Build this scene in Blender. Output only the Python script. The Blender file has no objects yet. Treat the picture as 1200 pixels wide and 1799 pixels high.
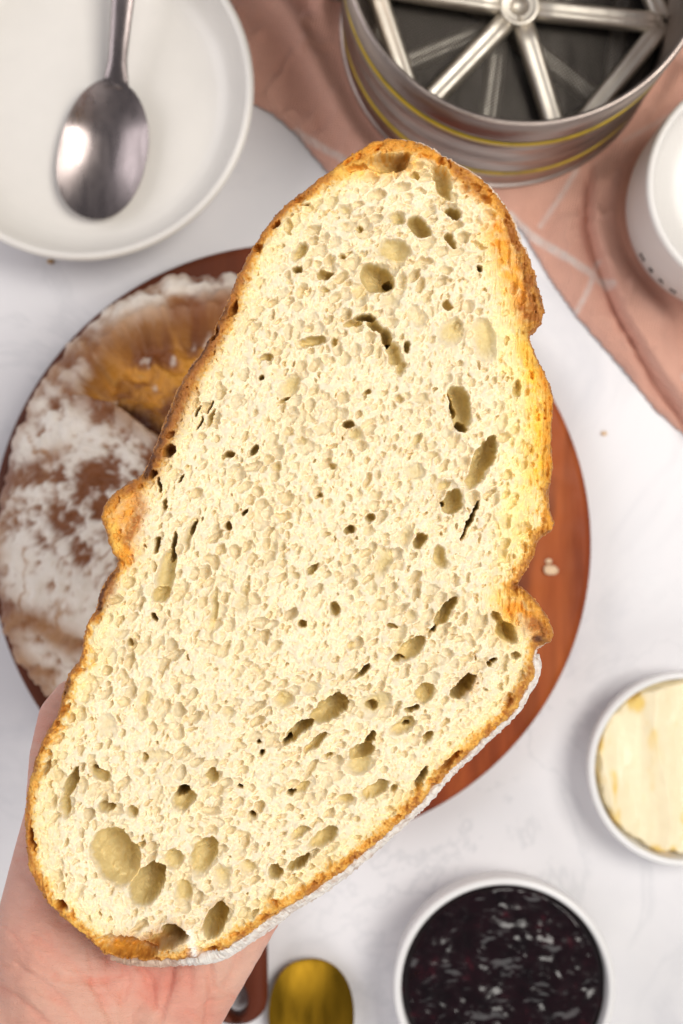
import bpy, bmesh, math, random
import numpy as np
from mathutils import Vector, Matrix, noise as mnoise
R = math.radians
scene = bpy.context.scene
COL = scene.collection

# ------------------------------------------------------------------ camera
CAMH = 0.76            # camera height above the marble
FPX = 2500.0           # focal length in photograph pixels
cd = bpy.data.cameras.new('camera'); cam = bpy.data.objects.new('camera', cd); COL.objects.link(cam)
cd.sensor_fit = 'HORIZONTAL'; cd.sensor_width = 24.0; cd.lens = 50.0
cd.clip_start = 0.01; cd.clip_end = 50
cam.location = (0, 0, CAMH); cam.rotation_euler = (0, 0, 0)
cd.dof.use_dof = True; cd.dof.focus_distance = 0.423; cd.dof.aperture_fstop = 16.0
scene.camera = cam

# ------------------------------------------------------------------ light
w = bpy.data.worlds.new('World'); scene.world = w; w.use_nodes = True
bg = w.node_tree.nodes['Background']; bg.inputs[0].default_value = (0.96, 0.94, 1.0, 1); bg.inputs[1].default_value = 0.24
def area(name, loc, target, size, power, color):
    l = bpy.data.lights.new(name, 'AREA'); l.shape = 'RECTANGLE'; l.size = size[0]; l.size_y = size[1]
    l.energy = power; l.color = color
    o = bpy.data.objects.new(name, l); COL.objects.link(o); o.location = loc
    d = Vector(target) - Vector(loc); o.rotation_euler = d.to_track_quat('-Z', 'Y').to_euler()
    return o
KA, KE, KD = R(17), R(62), 2.2
area('window_light', (KD*math.cos(KE)*math.cos(KA), KD*math.cos(KE)*math.sin(KA), KD*math.sin(KE)), (0, 0, .1), (.95, .95), 34, (1, .96, .90))
area('soft_fill_left', (-1.7, 0.5, 1.3), (0, 0, .1), (1.6, 1.3), 18, (.97, .95, 1))
area('soft_fill_front', (0.2, -1.9, 1.3), (0, 0, .1), (1.6, 1.0), 14, (1, .97, .94))
scene.view_settings.view_transform = 'Standard'; scene.view_settings.look = 'None'
scene.view_settings.exposure = 0.0; scene.view_settings.gamma = 1

scene.cycles.max_bounces = 8; scene.cycles.diffuse_bounces = 5; scene.cycles.use_denoising = True

# ------------------------------------------------------------------ helpers
def at(u, v, z=0.0):
    """world point that stands at height z (m) where the photograph shows (u, v)"""
    s = (CAMH - z)/FPX
    return Vector(((u-600)*s, (899.5-v)*s, z))
def tag(o, label=None, cat=None, group=None, kind=None):
    if label: o['label'] = label
    if cat: o['category'] = cat
    if group: o['group'] = group
    if kind: o['kind'] = kind
    return o
def empty(name, loc):
    o = bpy.data.objects.new(name, None); COL.objects.link(o); o.location = loc; o.empty_display_size = .02
    return o
def link(name, me, mat, parent=None, smooth=True):
    o = bpy.data.objects.new(name, me); COL.objects.link(o)
    if mat is not None: me.materials.append(mat)
    if smooth: me.polygons.foreach_set('use_smooth', [True]*len(me.polygons))
    if parent is not None:
        o.parent = parent; o.matrix_parent_inverse = Matrix.Translation(-parent.location)
    return o
def from_bm(name, bm, mat, parent=None, smooth=True):
    me = bpy.data.meshes.new(name); bmesh.ops.recalc_face_normals(bm, faces=bm.faces); bm.to_mesh(me); bm.free()
    return link(name, me, mat, parent, smooth)
def lathe(name, prof, c, mat, parent=None, n=128, closed=False, wob=0.0):
    """profile of (r, z) in metres turned about the vertical through c"""
    bm = bmesh.new(); rings = []
    for r, z in prof:
        if r < 1e-6: rings.append([bm.verts.new((c[0], c[1], c[2]+z))]); continue
        ring = []
        for k in range(n):
            a = 2*math.pi*k/n
            rr = r*(1+wob*math.sin(3*a+1)+wob*.6*math.sin(5*a))
            ring.append(bm.verts.new((c[0]+rr*math.cos(a), c[1]+rr*math.sin(a), c[2]+z)))
        rings.append(ring)
    pairs = list(zip(rings[:-1], rings[1:]))
    if closed: pairs.append((rings[-1], rings[0]))
    for A, B in pairs:
        for k in range(n):
            k2 = (k+1) % n
            if len(A) == 1 and len(B) == 1: continue
            if len(A) == 1: bm.faces.new((A[0], B[k], B[k2]))
            elif len(B) == 1: bm.faces.new((A[k], B[0], A[k2]))
            else: bm.faces.new((A[k], B[k], B[k2], A[k2]))
    return from_bm(name, bm, mat, parent)
def arc(cx, cz, r, a0, a1, n=8):
    return [(cx+r*math.cos(R(a0+(a1-a0)*i/n)), cz+r*math.sin(R(a0+(a1-a0)*i/n))) for i in range(n+1)]
def bez(pts, n=6):
    """Catmull-Rom through points of any dimension"""
    P = [np.array(p, float) for p in pts]; P = [2*P[0]-P[1]] + P + [2*P[-1]-P[-2]]; out = []
    for i in range(1, len(P)-2):
        for k in range(n):
            t = k/n
            out.append(.5*((2*P[i])+(-P[i-1]+P[i+1])*t+(2*P[i-1]-5*P[i]+4*P[i+1]-P[i+2])*t*t+(-P[i-1]+3*P[i]-3*P[i+1]+P[i+2])*t**3))
    out.append(P[-2]); return out
def grid_mesh(name, X, Y, Z, mask, mat, parent=None, colors=None, extra=None):
    """joined sheet of quads over a regular grid; mask says which nodes exist"""
    ny, nx = X.shape
    fm = mask[:-1, :-1] & mask[1:, :-1] & mask[:-1, 1:] & mask[1:, 1:]
    idx = np.arange(ny*nx).reshape(ny, nx)
    q = np.stack([idx[:-1, :-1], idx[:-1, 1:], idx[1:, 1:], idx[1:, :-1]], -1)[fm]
    V = np.stack([X, Y, Z], -1).reshape(-1, 3)
    return sheet(name, V, q, mat, parent, None if colors is None else colors.reshape(-1, 3))
def sheet(name, V, q, mat, parent=None, colors=None):
    used = np.unique(q); remap = np.full(len(V), -1, np.int64); remap[used] = np.arange(len(used))
    V = V[used]; q = remap[q]
    me = bpy.data.meshes.new(name)
    me.vertices.add(len(V)); me.vertices.foreach_set('co', V.astype(np.float32).ravel())
    me.loops.add(q.size); me.loops.foreach_set('vertex_index', q.astype(np.int32).ravel())
    me.polygons.add(len(q)); me.polygons.foreach_set('loop_start', np.arange(0, q.size, 4, dtype=np.int32))
    me.update(calc_edges=True)
    if colors is not None:
        ca = me.color_attributes.new('tone', 'FLOAT_COLOR', 'POINT')
        c4 = np.ones((len(V), 4), np.float32); c4[:, :3] = np.clip(colors[used], 0, 1)
        ca.data.foreach_set('color', c4.ravel())
    return link(name, me, mat, parent)
def vnoise(X, Y, scale, seed):
    """smooth value noise in -1..1"""
    rs = np.random.RandomState(seed)
    x = X/scale; y = Y/scale
    x = x-x.min(); y = y-y.min()
    g = rs.uniform(-1, 1, (int(y.max())+3, int(x.max())+3))
    i = np.floor(y).astype(int); j = np.floor(x).astype(int); fy = y-i; fx = x-j
    fy = fy*fy*(3-2*fy); fx = fx*fx*(3-2*fx)
    return (g[i, j]*(1-fx)+g[i, j+1]*fx)*(1-fy)+(g[i+1, j]*(1-fx)+g[i+1, j+1]*fx)*fy
def fbm(X, Y, scale, seed, o=4):
    s = 0; a = 1; t = 0
    for k in range(o): s = s+a*vnoise(X, Y, scale/2**k, seed+k*7); t += a; a *= .55
    return s/t
def ss(x, a, b):
    t = np.clip((x-a)/(b-a), 0, 1); return t*t*(3-2*t)
def path_dist(X, Y, pts):
    d = np.full(X.shape, 1e9)
    for (x0, y0), (x1, y1) in zip(pts[:-1], pts[1:]):
        dx, dy = x1-x0, y1-y0; L = dx*dx+dy*dy+1e-9
        t = np.clip(((X-x0)*dx+(Y-y0)*dy)/L, 0, 1)
        d = np.minimum(d, np.hypot(X-x0-t*dx, Y-y0-t*dy))
    return d
def inside_poly(X, Y, pts):
    ins = np.zeros(X.shape, bool); n = len(pts)
    for k in range(n):
        x0, y0 = pts[k]; x1, y1 = pts[(k+1) % n]
        if y0 == y1: continue
        c = ((y0 > Y) != (y1 > Y)) & (X < (x1-x0)*(Y-y0)/(y1-y0)+x0)
        ins ^= c
    return ins

# ------------------------------------------------------------------ materials
class NT:
    def __init__(s, name, rough=.5, base=(.8, .8, .8), **kw):
        s.m = bpy.data.materials.new(name); s.m.use_nodes = True; s.t = s.m.node_tree
        s.b = s.t.nodes['Principled BSDF']; s.set(base=base, rough=rough, **kw)
    KEY = dict(base='Base Color', rough='Roughness', metal='Metallic', ior='IOR', spec='Specular IOR Level', sssw='Subsurface Weight',
               sssr='Subsurface Radius', ssss='Subsurface Scale', coat='Coat Weight', coatr='Coat Roughness', sheen='Sheen Weight', trans='Transmission Weight')
    def set(s, **kw):
        for k, v in kw.items():
            if k in ('base',) and len(v) == 3: v = (*v, 1)
            s.b.inputs[s.KEY[k]].default_value = v
    def n(s, typ, **kw):
        nd = s.t.nodes.new(typ)
        for k, v in kw.items():
            if k in nd.inputs.keys() if isinstance(k, str) else False: nd.inputs[k].default_value = v
            else: setattr(nd, k, v)
        return nd
    def l(s, a, b): s.t.links.new(a, b)
    def coord(s, scale=(1, 1, 1), rot=(0, 0, 0)):
        tc = s.t.nodes.new('ShaderNodeTexCoord'); mp = s.t.nodes.new('ShaderNodeMapping')
        mp.inputs['Scale'].default_value = scale; mp.inputs['Rotation'].default_value = rot
        s.l(tc.outputs['Object'], mp.inputs['Vector']); return mp.outputs[0]
    def noise(s, scale, detail=4, rough=.55, vec=None, dist=0):
        nd = s.t.nodes.new('ShaderNodeTexNoise'); nd.inputs['Scale'].default_value = scale; nd.inputs['Detail'].default_value = detail
        nd.inputs['Roughness'].default_value = rough; nd.inputs['Distortion'].default_value = dist
        s.l(vec if vec is not None else s.coord(), nd.inputs['Vector']); return nd.outputs[0]
    def ramp(s, fac, stops):
        nd = s.t.nodes.new('ShaderNodeValToRGB'); e = nd.color_ramp.elements
        while len(e) < len(stops): e.new(.5)
        for k, (p, c) in enumerate(stops):
            e[k].position = p; e[k].color = (*c, 1) if not np.isscalar(c) else (c, c, c, 1)
        s.l(fac, nd.inputs[0]); return nd.outputs[0]
    def mix(s, f, a, b, mode='MIX'):
        nd = s.t.nodes.new('ShaderNodeMix'); nd.data_type = 'RGBA'; nd.blend_type = mode
        for sock, v in ((nd.inputs['Factor'], f), (nd.inputs[6], a), (nd.inputs[7], b)):
            if hasattr(v, 'links'): s.l(v, sock)
            else: sock.default_value = v if np.isscalar(v) else (*v, 1)
        return nd.outputs[2]
    def attr(s, name='tone'):
        nd = s.t.nodes.new('ShaderNodeAttribute'); nd.attribute_name = name; return nd.outputs['Color']
    def bump(s, h, dist=.001, strength=1):
        nd = s.t.nodes.new('ShaderNodeBump'); nd.inputs['Distance'].default_value = dist; nd.inputs['Strength'].default_value = strength
        s.l(h, nd.inputs['Height'])
        if s.b.inputs['Normal'].links: s.l(s.b.inputs['Normal'].links[0].from_socket, nd.inputs['Normal'])
        s.l(nd.outputs[0], s.b.inputs['Normal'])
    def color(s, c): s.l(c, s.b.inputs['Base Color'])
    def roughness(s, c): s.l(c, s.b.inputs['Roughness'])

def mk_marble():
    n = NT('white_marble', .33)
    v = n.coord()
    a = n.ramp(n.noise(4.5, 8, .6, v, 1.2), [(.30, (.56, .565, .60)), (.45, (.75, .74, .755)), (.60, (.79, .777, .785))])
    vein = n.ramp(n.noise(7, 6, .6, v, 2.5), [(.46, 0.0), (.495, 1.0), (.53, 0.0)])
    area_ = n.ramp(n.noise(3, 2, .5, v), [(.45, 0.0), (.65, .38)])
    f = n.t.nodes.new('ShaderNodeMath'); f.operation = 'MULTIPLY'; n.l(vein, f.inputs[0]); n.l(area_, f.inputs[1])
    n.color(n.mix(f.outputs[0], a, (.52, .53, .55)))
    return n.m
M = {}
M['marble'] = mk_marble()
def mk_ceramic(name, base, rough=.28):
    n = NT(name, rough, base); n.set(sssw=.0)
    n.color(n.ramp(n.noise(60, 3), [(.3, tuple(x*.97 for x in base)), (.7, base)]))
    n.bump(n.noise(35, 3), .0006, .35); return n.m
M['plate'] = mk_ceramic('cream_stoneware', (.80, .765, .71), .35)
M['white_ceramic'] = mk_ceramic('white_ceramic', (.80, .79, .775), .25)
M['cup'] = mk_ceramic('cup_glaze', (.80, .77, .73), .3)

def mk_wood():
    n = NT('oiled_redwood', .5)
    v = n.coord((1, .10, 1), (0, 0, R(-4)))
    g = n.noise(75, 5, .6, v, .6)
    big = n.noise(14, 4, .6, n.coord((1, .18, 1), (0, 0, R(-4))), .8)
    c = n.ramp(big, [(.28, (.10, .018, .007)), (.45, (.21, .036, .010)), (.58, (.31, .064, .015)), (.75, (.43, .11, .027))])
    c2 = n.ramp(g, [(.35, (.45, .40, .38)), (.6, (1, 1, 1))])
    c = n.mix(.65, c, c2, 'MULTIPLY')
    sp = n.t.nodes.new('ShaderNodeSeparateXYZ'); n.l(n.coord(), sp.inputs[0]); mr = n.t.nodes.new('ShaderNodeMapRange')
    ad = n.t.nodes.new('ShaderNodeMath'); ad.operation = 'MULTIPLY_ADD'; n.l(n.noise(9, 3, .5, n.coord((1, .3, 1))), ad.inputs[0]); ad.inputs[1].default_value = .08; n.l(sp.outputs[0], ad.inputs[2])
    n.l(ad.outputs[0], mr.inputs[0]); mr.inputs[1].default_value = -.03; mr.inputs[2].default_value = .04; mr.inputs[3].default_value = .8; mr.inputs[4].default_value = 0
    c = n.mix(mr.outputs[0], c, (.07, .022, .012))  # shade of loaf and slice put into the colour, darker to the left
    kn = n.ramp(n.noise(16, 2, .5), [(.68, 0.0), (.76, .75)])
    n.color(n.mix(kn, c, (.06, .03, .02)))
    n.roughness(n.ramp(n.noise(90, 3), [(.3, .42), (.7, .6)])); n.set(spec=.16)
    n.bump(g, .0003, .4); return n.m
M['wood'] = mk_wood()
def mk_metal(name, base, rough, scratch=True, bump=.3, st=(1, .15, 1)):
    n = NT(name, rough, base, metal=1.0)
    s = n.noise(160, 4, .6, n.coord(st))
    n.roughness(n.ramp(s, [(.3, max(rough-.08, .03)), (.7, rough+.12)]))
    n.color(n.ramp(n.noise(40, 4), [(.3, tuple(x*.8 for x in base)), (.65, base)]))
    n.bump(s, .0002, bump); return n.m
M['steel'] = mk_metal('worn_steel', (.30, .255, .245), .28)
M['brass'] = mk_metal('aged_brass', (.30, .165, .012), .33)
M['tin'] = mk_metal('tinned_sheet', (.42, .35, .31), .36, bump=.12, st=(.3, .3, 1))
M['alloy'] = mk_metal('cast_alloy', (.80, .74, .64), .48, bump=.1)
M['dark_tin'] = mk_metal('dull_tin', (.05, .047, .043), .5)
M['wire'] = mk_metal('screen_wire', (.13, .115, .10), .45)
def mk_paint(name, base, rough=.35):
    n = NT(name, rough, base); n.color(n.ramp(n.noise(90, 4), [(.3, tuple(x*.6 for x in base)), (.5, base)])); return n.m
M['yellow'] = mk_paint('yellow_enamel', (.58, .40, .012))
M['ink'] = mk_paint('black_ink', (.03, .025, .02), .5)

def mk_cloth():
    n = NT('terracotta_linen', .9); n.set(sheen=.25)
    tc = n.t.nodes.new('ShaderNodeTexCoord')
    hs = []
    for ang, sc in ((12, 420), (102, 520)):
        mp = n.t.nodes.new('ShaderNodeMapping'); mp.inputs['Rotation'].default_value = (0, 0, R(ang)); n.l(tc.outputs['Object'], mp.inputs[0])
        w_ = n.t.nodes.new('ShaderNodeTexWave'); w_.inputs['Scale'].default_value = sc/2; w_.inputs['Distortion'].default_value = 1.2
        w_.inputs['Detail'].default_value = 2; w_.inputs['Detail Scale'].default_value = 1.5; n.l(mp.outputs[0], w_.inputs[0]); hs.append(w_.outputs['Fac'])
    f = n.t.nodes.new('ShaderNodeMath'); f.operation = 'ADD'; n.l(hs[0], f.inputs[0]); n.l(hs[1], f.inputs[1])
    base = n.attr()
    v = n.ramp(n.noise(45, 5, .6), [(.3, (.90, .87, .86)), (.68, (1, 1, 1))])
    c = n.mix(1.0, base, v, 'MULTIPLY')
    c = n.mix(.45, c, n.ramp(hs[0], [(.0, (.72, .66, .62)), (.8, (1, 1, 1))]), 'MULTIPLY')
    n.color(c); n.bump(f.outputs[0], .0006, .8); n.bump(n.noise(60, 5), .002, .5); return n.m
M['cloth'] = mk_cloth()
def mk_bread(name, sss, rough, grain, gd, coat=0):
    n = NT(name, rough); n.b.subsurface_method = 'BURLEY'
    n.set(sssw=sss, sssr=(1.0, .68, .38), ssss=.0011, spec=.35)
    c = n.mix(1.0, n.attr(), n.ramp(n.noise(grain*.6, 4, .6), [(.3, (.90, .88, .84)), (.66, (1, 1, 1))]), 'MULTIPLY')
    n.color(c); n.bump(n.noise(grain, 5, .65), gd, .6); return n
_c = mk_bread('bread_crumb', .68, .55, 900, .0004); M['crumb'] = _c.m
_c = mk_bread('slice_crust', .15, .5, 700, .0006); M['crust'] = _c.m
_c = mk_bread('loaf_crust', .0, .48, 260, .0016); M['loaf'] = _c.m
_c = mk_bread('butter', .35, .35, 60, .00015); M['butter'] = _c.m
def mk_jam():
    n = NT('blackberry_jam', .15); n.set(spec=.34)
    n.color(n.ramp(n.noise(110, 4), [(.35, (.004, .001, .002)), (.62, (.010, .002, .004)), (.80, (.06, .006, .012))]))
    n.roughness(n.ramp(n.noise(200, 3), [(.35, .12), (.7, .26)])); n.bump(n.noise(110, 2), .0006, .25); return n.m
M['jam'] = mk_jam()
def mk_skin():
    n = NT('skin', .5); n.set(sssw=.35, sssr=(1, .35, .18), ssss=.006, spec=.4)
    n.b.subsurface_method = 'BURLEY'
    c = n.ramp(n.noise(38, 4, .55), [(.32, (.60, .31, .225)), (.5, (.66, .365, .27)), (.68, (.70, .41, .31))])
    c = n.mix(n.ramp(n.noise(17, 2), [(.45, 0.0), (.72, .35)]), c, (.66, .26, .21))
    n.color(n.mix(1.0, c, n.attr(), 'MULTIPLY'))
    v = n.coord((1, 2.6, 1), (0, 0, R(28)))
    n.bump(n.noise(170, 6, .66, v, .8), .0016, .5)
    vo = n.t.nodes.new('ShaderNodeTexVoronoi'); vo.inputs['Scale'].default_value = 850; vo.feature = 'DISTANCE_TO_EDGE'; n.l(v, vo.inputs['Vector']); n.bump(vo.outputs['Distance'], .0006, .3)
    n.bump(n.noise(900, 3), .0003, .5)
    return n.m
M['skin'] = mk_skin()

# ------------------------------------------------------------------ marble tabletop
bm = bmesh.new(); bmesh.ops.create_cube(bm, size=1)
for v_ in bm.verts: v_.co = Vector((v_.co.x*2.4, v_.co.y*2.4, v_.co.z*.03-.015))
tag(from_bm('marble_tabletop', bm, M['marble'], None, False), kind='structure')

# ------------------------------------------------------------------ round board with handle
BC = at(510, 957, .02); BT = .02
board = empty('serving_board', (BC.x, BC.y, 0))
tag(board, 'round reddish wooden serving board with a handle, lying under the floured loaf and the slice', 'board')
RB = .1572
prof = [(0, .001), (RB-.006, .001)] + arc(RB-.005, .006, .005, -90, 0, 5) + arc(RB-.005, BT-.005, .005, 0, 90, 6) + [(RB-.012, BT), (RB*.75, BT+.0002), (RB*.4, BT), (0, BT)]
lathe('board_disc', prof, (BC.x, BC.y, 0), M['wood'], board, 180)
# handle: a rounded bar with a hanging hole
def handle_mesh():
    bm = bmesh.new()
    c1 = at(411, 1430, .012); c2 = at(416, 1752, .012); d = (c2-c1).normalized(); p = Vector((d.y, -d.x, 0)); hw = .0162
    L = (c2-c1).length; hole_r = (.0062, .0098); N = 64
    outer = []
    for k in range(N):
        a = 2*math.pi*k/N
        ca, sa = math.cos(a), math.sin(a)
        # superellipse end at c2, straight flanks back to c1
        if sa >= 0: q = p*(hw*ca) + d*(hw*.85*sa)
        else: q = p*(hw*(1 if ca > 0 else -1)*min(1, abs(ca)**.12)*(1+.25*(-sa)**2)) + d*(L*sa*.98)
        outer.append(q)
    rings = []
    def ring(scale, z, inner=False):
        out = []
        for k in range(N):
            a = 2*math.pi*k/N
            if inner: q = p*(hole_r[0]*scale*math.cos(a)) + d*(hole_r[1]*scale*math.sin(a))
            else:
                q = outer[k]*1.0; q = q - q.normalized()*(scale)
            out.append(bm.verts.new((c2.x+q.x, c2.y+q.y, z)))
        return out
    rs = [ring(1.0, .017, True), ring(1.15, .0185, True), ring(.003, .0185), ring(.0008, .0165), ring(0, .0145), ring(0, .006), ring(.003, .002), ring(1.15, .002, True), ring(1.0, .004, True)]
    for A, B in zip(rs, rs[1:]+rs[:1]):
        for k in range(N):
            k2 = (k+1) % N; bm.faces.new((A[k], A[k2], B[k2], B[k]))
    return bm
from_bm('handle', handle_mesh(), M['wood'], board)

# ------------------------------------------------------------------ floured loaf on the board
def make_loaf():
    c = at(330, 880, .052)
    loaf = empty('bread_loaf', (c.x, c.y, BT))
    tag(loaf, 'cut round loaf with floured brown crust and a deep slash, sitting on the wooden board', 'loaf')
    nr, na = 150, 420
    S = 35.2  # px per cm at mid height
    t = np.linspace(0, 1, nr)[:, None]; a = np.linspace(0, 2*np.pi, na, endpoint=False)[None, :]
    A, B, Hh = .1170, .0925, .094
    # superellipsoid dome from the top (t=0) down to the base (t=1)
    phi = t*R(124)
    rad = np.sin(np.minimum(phi, R(90)))*np.ones_like(a)
    rad = np.where(phi > R(90), 1-.16*((phi-R(90))/R(38))**2, rad**.93)
    zz = np.where(phi > R(90), .30*(1-(phi-R(90))/R(38)), .30+.70*np.cos(np.minimum(phi, R(90))))
    along = np.array([-.5, -.866]); perp = np.array([.866, -.5])   # world directions (y up)
    irr = 1+.02*np.sin(2*a+.5)+.015*np.sin(3*a+2)
    ex, ey = rad*irr*np.cos(a)*A, rad*irr*np.sin(a)*B
    X = c.x+along[0]*ex+perp[0]*ey; Y = c.y+along[1]*ex+perp[1]*ey
    Z = BT+Hh*zz*np.ones_like(a)
    # picture-like coordinates of each surface point, for laying out slash and flour
    D = CAMH-Z; U = 600+X*FPX/D; V = 899.5-Y*FPX/D
    lip = [(-60, 650), (60, 665), (140, 695), (200, 715), (270, 770), (340, 840), (420, 900)]
    top = [(60, 620), (160, 560), (250, 535), (330, 528), (430, 520), (520, 540)]
    slash = inside_poly(U, V, [(120, 690), (165, 610), (240, 555), (330, 535), (440, 525), (600, 620), (560, 800), (420, 890), (340, 838), (272, 768), (195, 712)])
    dl = path_dist(U, V, lip); dt = path_dist(U, V, top)
    edge = path_dist(U, V, [(120, 690), (165, 610), (240, 555), (330, 535), (440, 525), (600, 620), (560, 800), (420, 890), (340, 838), (272, 768), (195, 712), (120, 690)])
    n2w = fbm(U, V, 20, 151, 3)
    depth = np.where(slash, ss(edge+6*n2w, 0, 20), 0)
    ridge = np.exp(-(dl/13)**2)*(~slash | (dl < 4))
    n1 = fbm(U, V, 90, 11, 5); n2 = fbm(U, V, 26, 31, 4); n3 = fbm(U, V, 9, 51, 3)
    off = -.017*depth+.0045*ridge*ss(U, 120, 220)+.0034*fbm(U*.7, V, 24, 161, 3)*depth+.0034*n1+.0028*n2+.0011*n3
    # normal-ish displacement outward/up
    nx = (X-c.x)/A; ny = (Y-c.y)/B; nz = (Z-BT)/Hh
    ln = np.sqrt(nx**2+ny**2+nz**2)+1e-6
    X = X+off*nx/ln; Y = Y+off*ny/ln; Z = np.maximum(Z+off*nz/ln, BT+.0008)
    # colours: baked crust, flour, slash interior
    crust = np.array([.22, .070, .018]); deep = np.array([.070, .018, .006]); flour = np.array([.90, .82, .72])
    gold = np.array([.62, .27, .035]); tan = np.array([.42, .20, .07])
    col = crust+(tan-crust)*ss(n1+.4*n2, -.3, .5)[..., None]
    fl = ss(n1*.8+n2*.7+.4*n3, -.34, .22)
    low = ss(V-(700+.45*(U-150)), -20, 60)                   # well floured below the slash
    band = np.exp(-(path_dist(U, V, [(120, 585), (230, 535), (300, 510), (380, 490), (470, 480)])/22)**2)
    band2 = np.exp(-(path_dist(U, V, [(30, 800), (90, 680), (150, 640)])/40)**2)*.5
    rim = 1-ss(t*np.ones_like(a)+.07*n2, .40, .60)  # flour thins to brown crust at the sides; dome shading also put into colour
    f = np.clip(low*fl*(.12+.88*rim)*.97 + band*ss(n2, -.5, .3)*.95 + band2*ss(n2, -.2, .4), 0, 1)
    f = np.where(slash & (depth > .3), 0, f)
    # cracks where the floured skin has split
    crk = np.exp(-((fbm(U, V, 85, 77, 4))/.045)**2)*low*ss(n2, -.3, .4)*.8
    brn = np.exp(-(path_dist(U, V, [(0, 1085), (60, 1090), (130, 1130)])/26)**2)+np.exp(-(path_dist(U, V, [(0, 850), (60, 820), (100, 800)])/16)**2)*.7+np.exp(-(path_dist(U, V, [(20, 1170), (90, 1180)])/14)**2)
    f = f*(1-np.clip(crk+brn, 0, .92))
    col = col*(1-f[..., None])+flour*f[..., None]
    sl = depth[..., None]
    n4 = fbm(U*.6+V*.25, V, 34, 131, 4); n5 = fbm(U*.7, V*1.3, 13, 141, 3)
    ins = gold+(crust-gold)*ss(n4+.35*n5, -.35, .45)[..., None]; ins = ins+(np.array([.56, .33, .11])-ins)*(.75*ss(-n4+.5*n5, .25, .7))[..., None]
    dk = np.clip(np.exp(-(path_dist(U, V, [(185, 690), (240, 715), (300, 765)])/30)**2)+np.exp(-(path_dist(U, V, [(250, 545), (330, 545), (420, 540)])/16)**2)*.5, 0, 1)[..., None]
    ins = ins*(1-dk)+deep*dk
    spots = ss(fbm(U, V, 26, 91, 3), .50, .62)[..., None]*.45
    ins = ins*(1-spots)+flour*spots
    col = col*(1-sl)+ins*sl
    bm = bmesh.new(); lay = bm.verts.layers.float_color.new('tone')
    V0 = [[None]*na for _ in range(nr)]
    topv = bm.verts.new((X[0, 0], Y[0, 0], Z[0].mean())); topv[lay] = (*col[0, 0], 1)
    for i in range(1, nr):
        for j in range(na):
            v_ = bm.verts.new((X[i, j], Y[i, j], Z[i, j])); v_[lay] = (*col[i, j], 1); V0[i][j] = v_
    for j in range(na): bm.faces.new((topv, V0[1][j], V0[1][(j+1) % na]))
    for i in range(1, nr-1):
        for j in range(na): bm.faces.new((V0[i][j], V0[i+1][j], V0[i+1][(j+1) % na], V0[i][(j+1) % na]))
    bm.faces.new(V0[nr-1])
    # the loaf has been cut through where the slice came from
    pl = Vector((c.x+perp[0]*.045, c.y+perp[1]*.045, .05)); pn = Vector((perp[0], perp[1], 0))
    r = bmesh.ops.bisect_plane(bm, geom=list(bm.verts)+list(bm.edges)+list(bm.faces), plane_co=pl, plane_no=pn, clear_outer=True)
    ce = [e for e in r['geom_cut'] if isinstance(e, bmesh.types.BMEdge)]
    bmc = bmesh.new(); layc = bmc.verts.layers.float_color.new('tone')
    mp = {}
    for e in ce:
        for v_ in e.verts:
            if v_ not in mp:
                nv = bmc.verts.new(v_.co); nv[layc] = (.80, .68, .42, 1); mp[v_] = nv
    for e in ce:
        try: bmc.edges.new([mp[x] for x in e.verts])
        except ValueError: pass
    bmesh.ops.triangle_fill(bmc, edges=bmc.edges[:], use_beauty=True)
    from_bm('crust', bm, M['loaf'], loaf)
    from_bm('cut_face', bmc, M['crumb'], loaf, False)
make_loaf()

# ------------------------------------------------------------------ the held slice
# lengths below are slice-plane pixels: 1 px = PX metres at the cut face
ZS = .34; PX = (CAMH-ZS)/FPX; TH = 122.0
OUT = [(655,245),(700,241),(740,246),(770,262),(800,280),(835,300),(860,318),(885,350),(905,380),(918,410),(935,450),(945,490),(955,520),(960,545),(950,568),(932,578),
 (936,600),(950,632),(968,665),(976,700),(974,740),(972,780),(976,820),(970,850),(968,890),(978,918),(974,932),(955,942),(945,955),(942,975),(930,1000),(915,1022),(906,1036),
 (930,1043),(950,1068),(965,1090),(974,1115),(970,1130),(945,1138),(942,1160),(950,1178),(945,1195),(925,1225),(915,1250),(895,1270),(860,1300),(830,1330),(800,1355),(770,1388),
 (740,1422),(700,1457),(650,1502),(600,1542),(550,1577),(500,1606),(450,1642),(400,1674),(370,1690),(340,1693),(300,1695),(260,1697),(215,1693),(180,1680),(165,1662),(140,1640),(110,1615),
 (80,1588),(65,1560),(52,1535),(46,1500),(42,1440),(48,1390),(60,1340),(75,1300),(95,1270),(105,1245),(110,1215),(120,1185),(140,1165),(146,1130),(150,1100),(170,1070),(175,1040),
 (200,1000),(212,985),(195,970),(187,935),(175,910),(181,890),(205,862),(225,850),(250,835),(270,790),(290,740),(310,690),(330,650),(355,620),(375,580),(395,540),(420,480),
 (440,440),(470,395),(500,360),(545,325),(580,300),(610,275),(640,258)]
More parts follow.
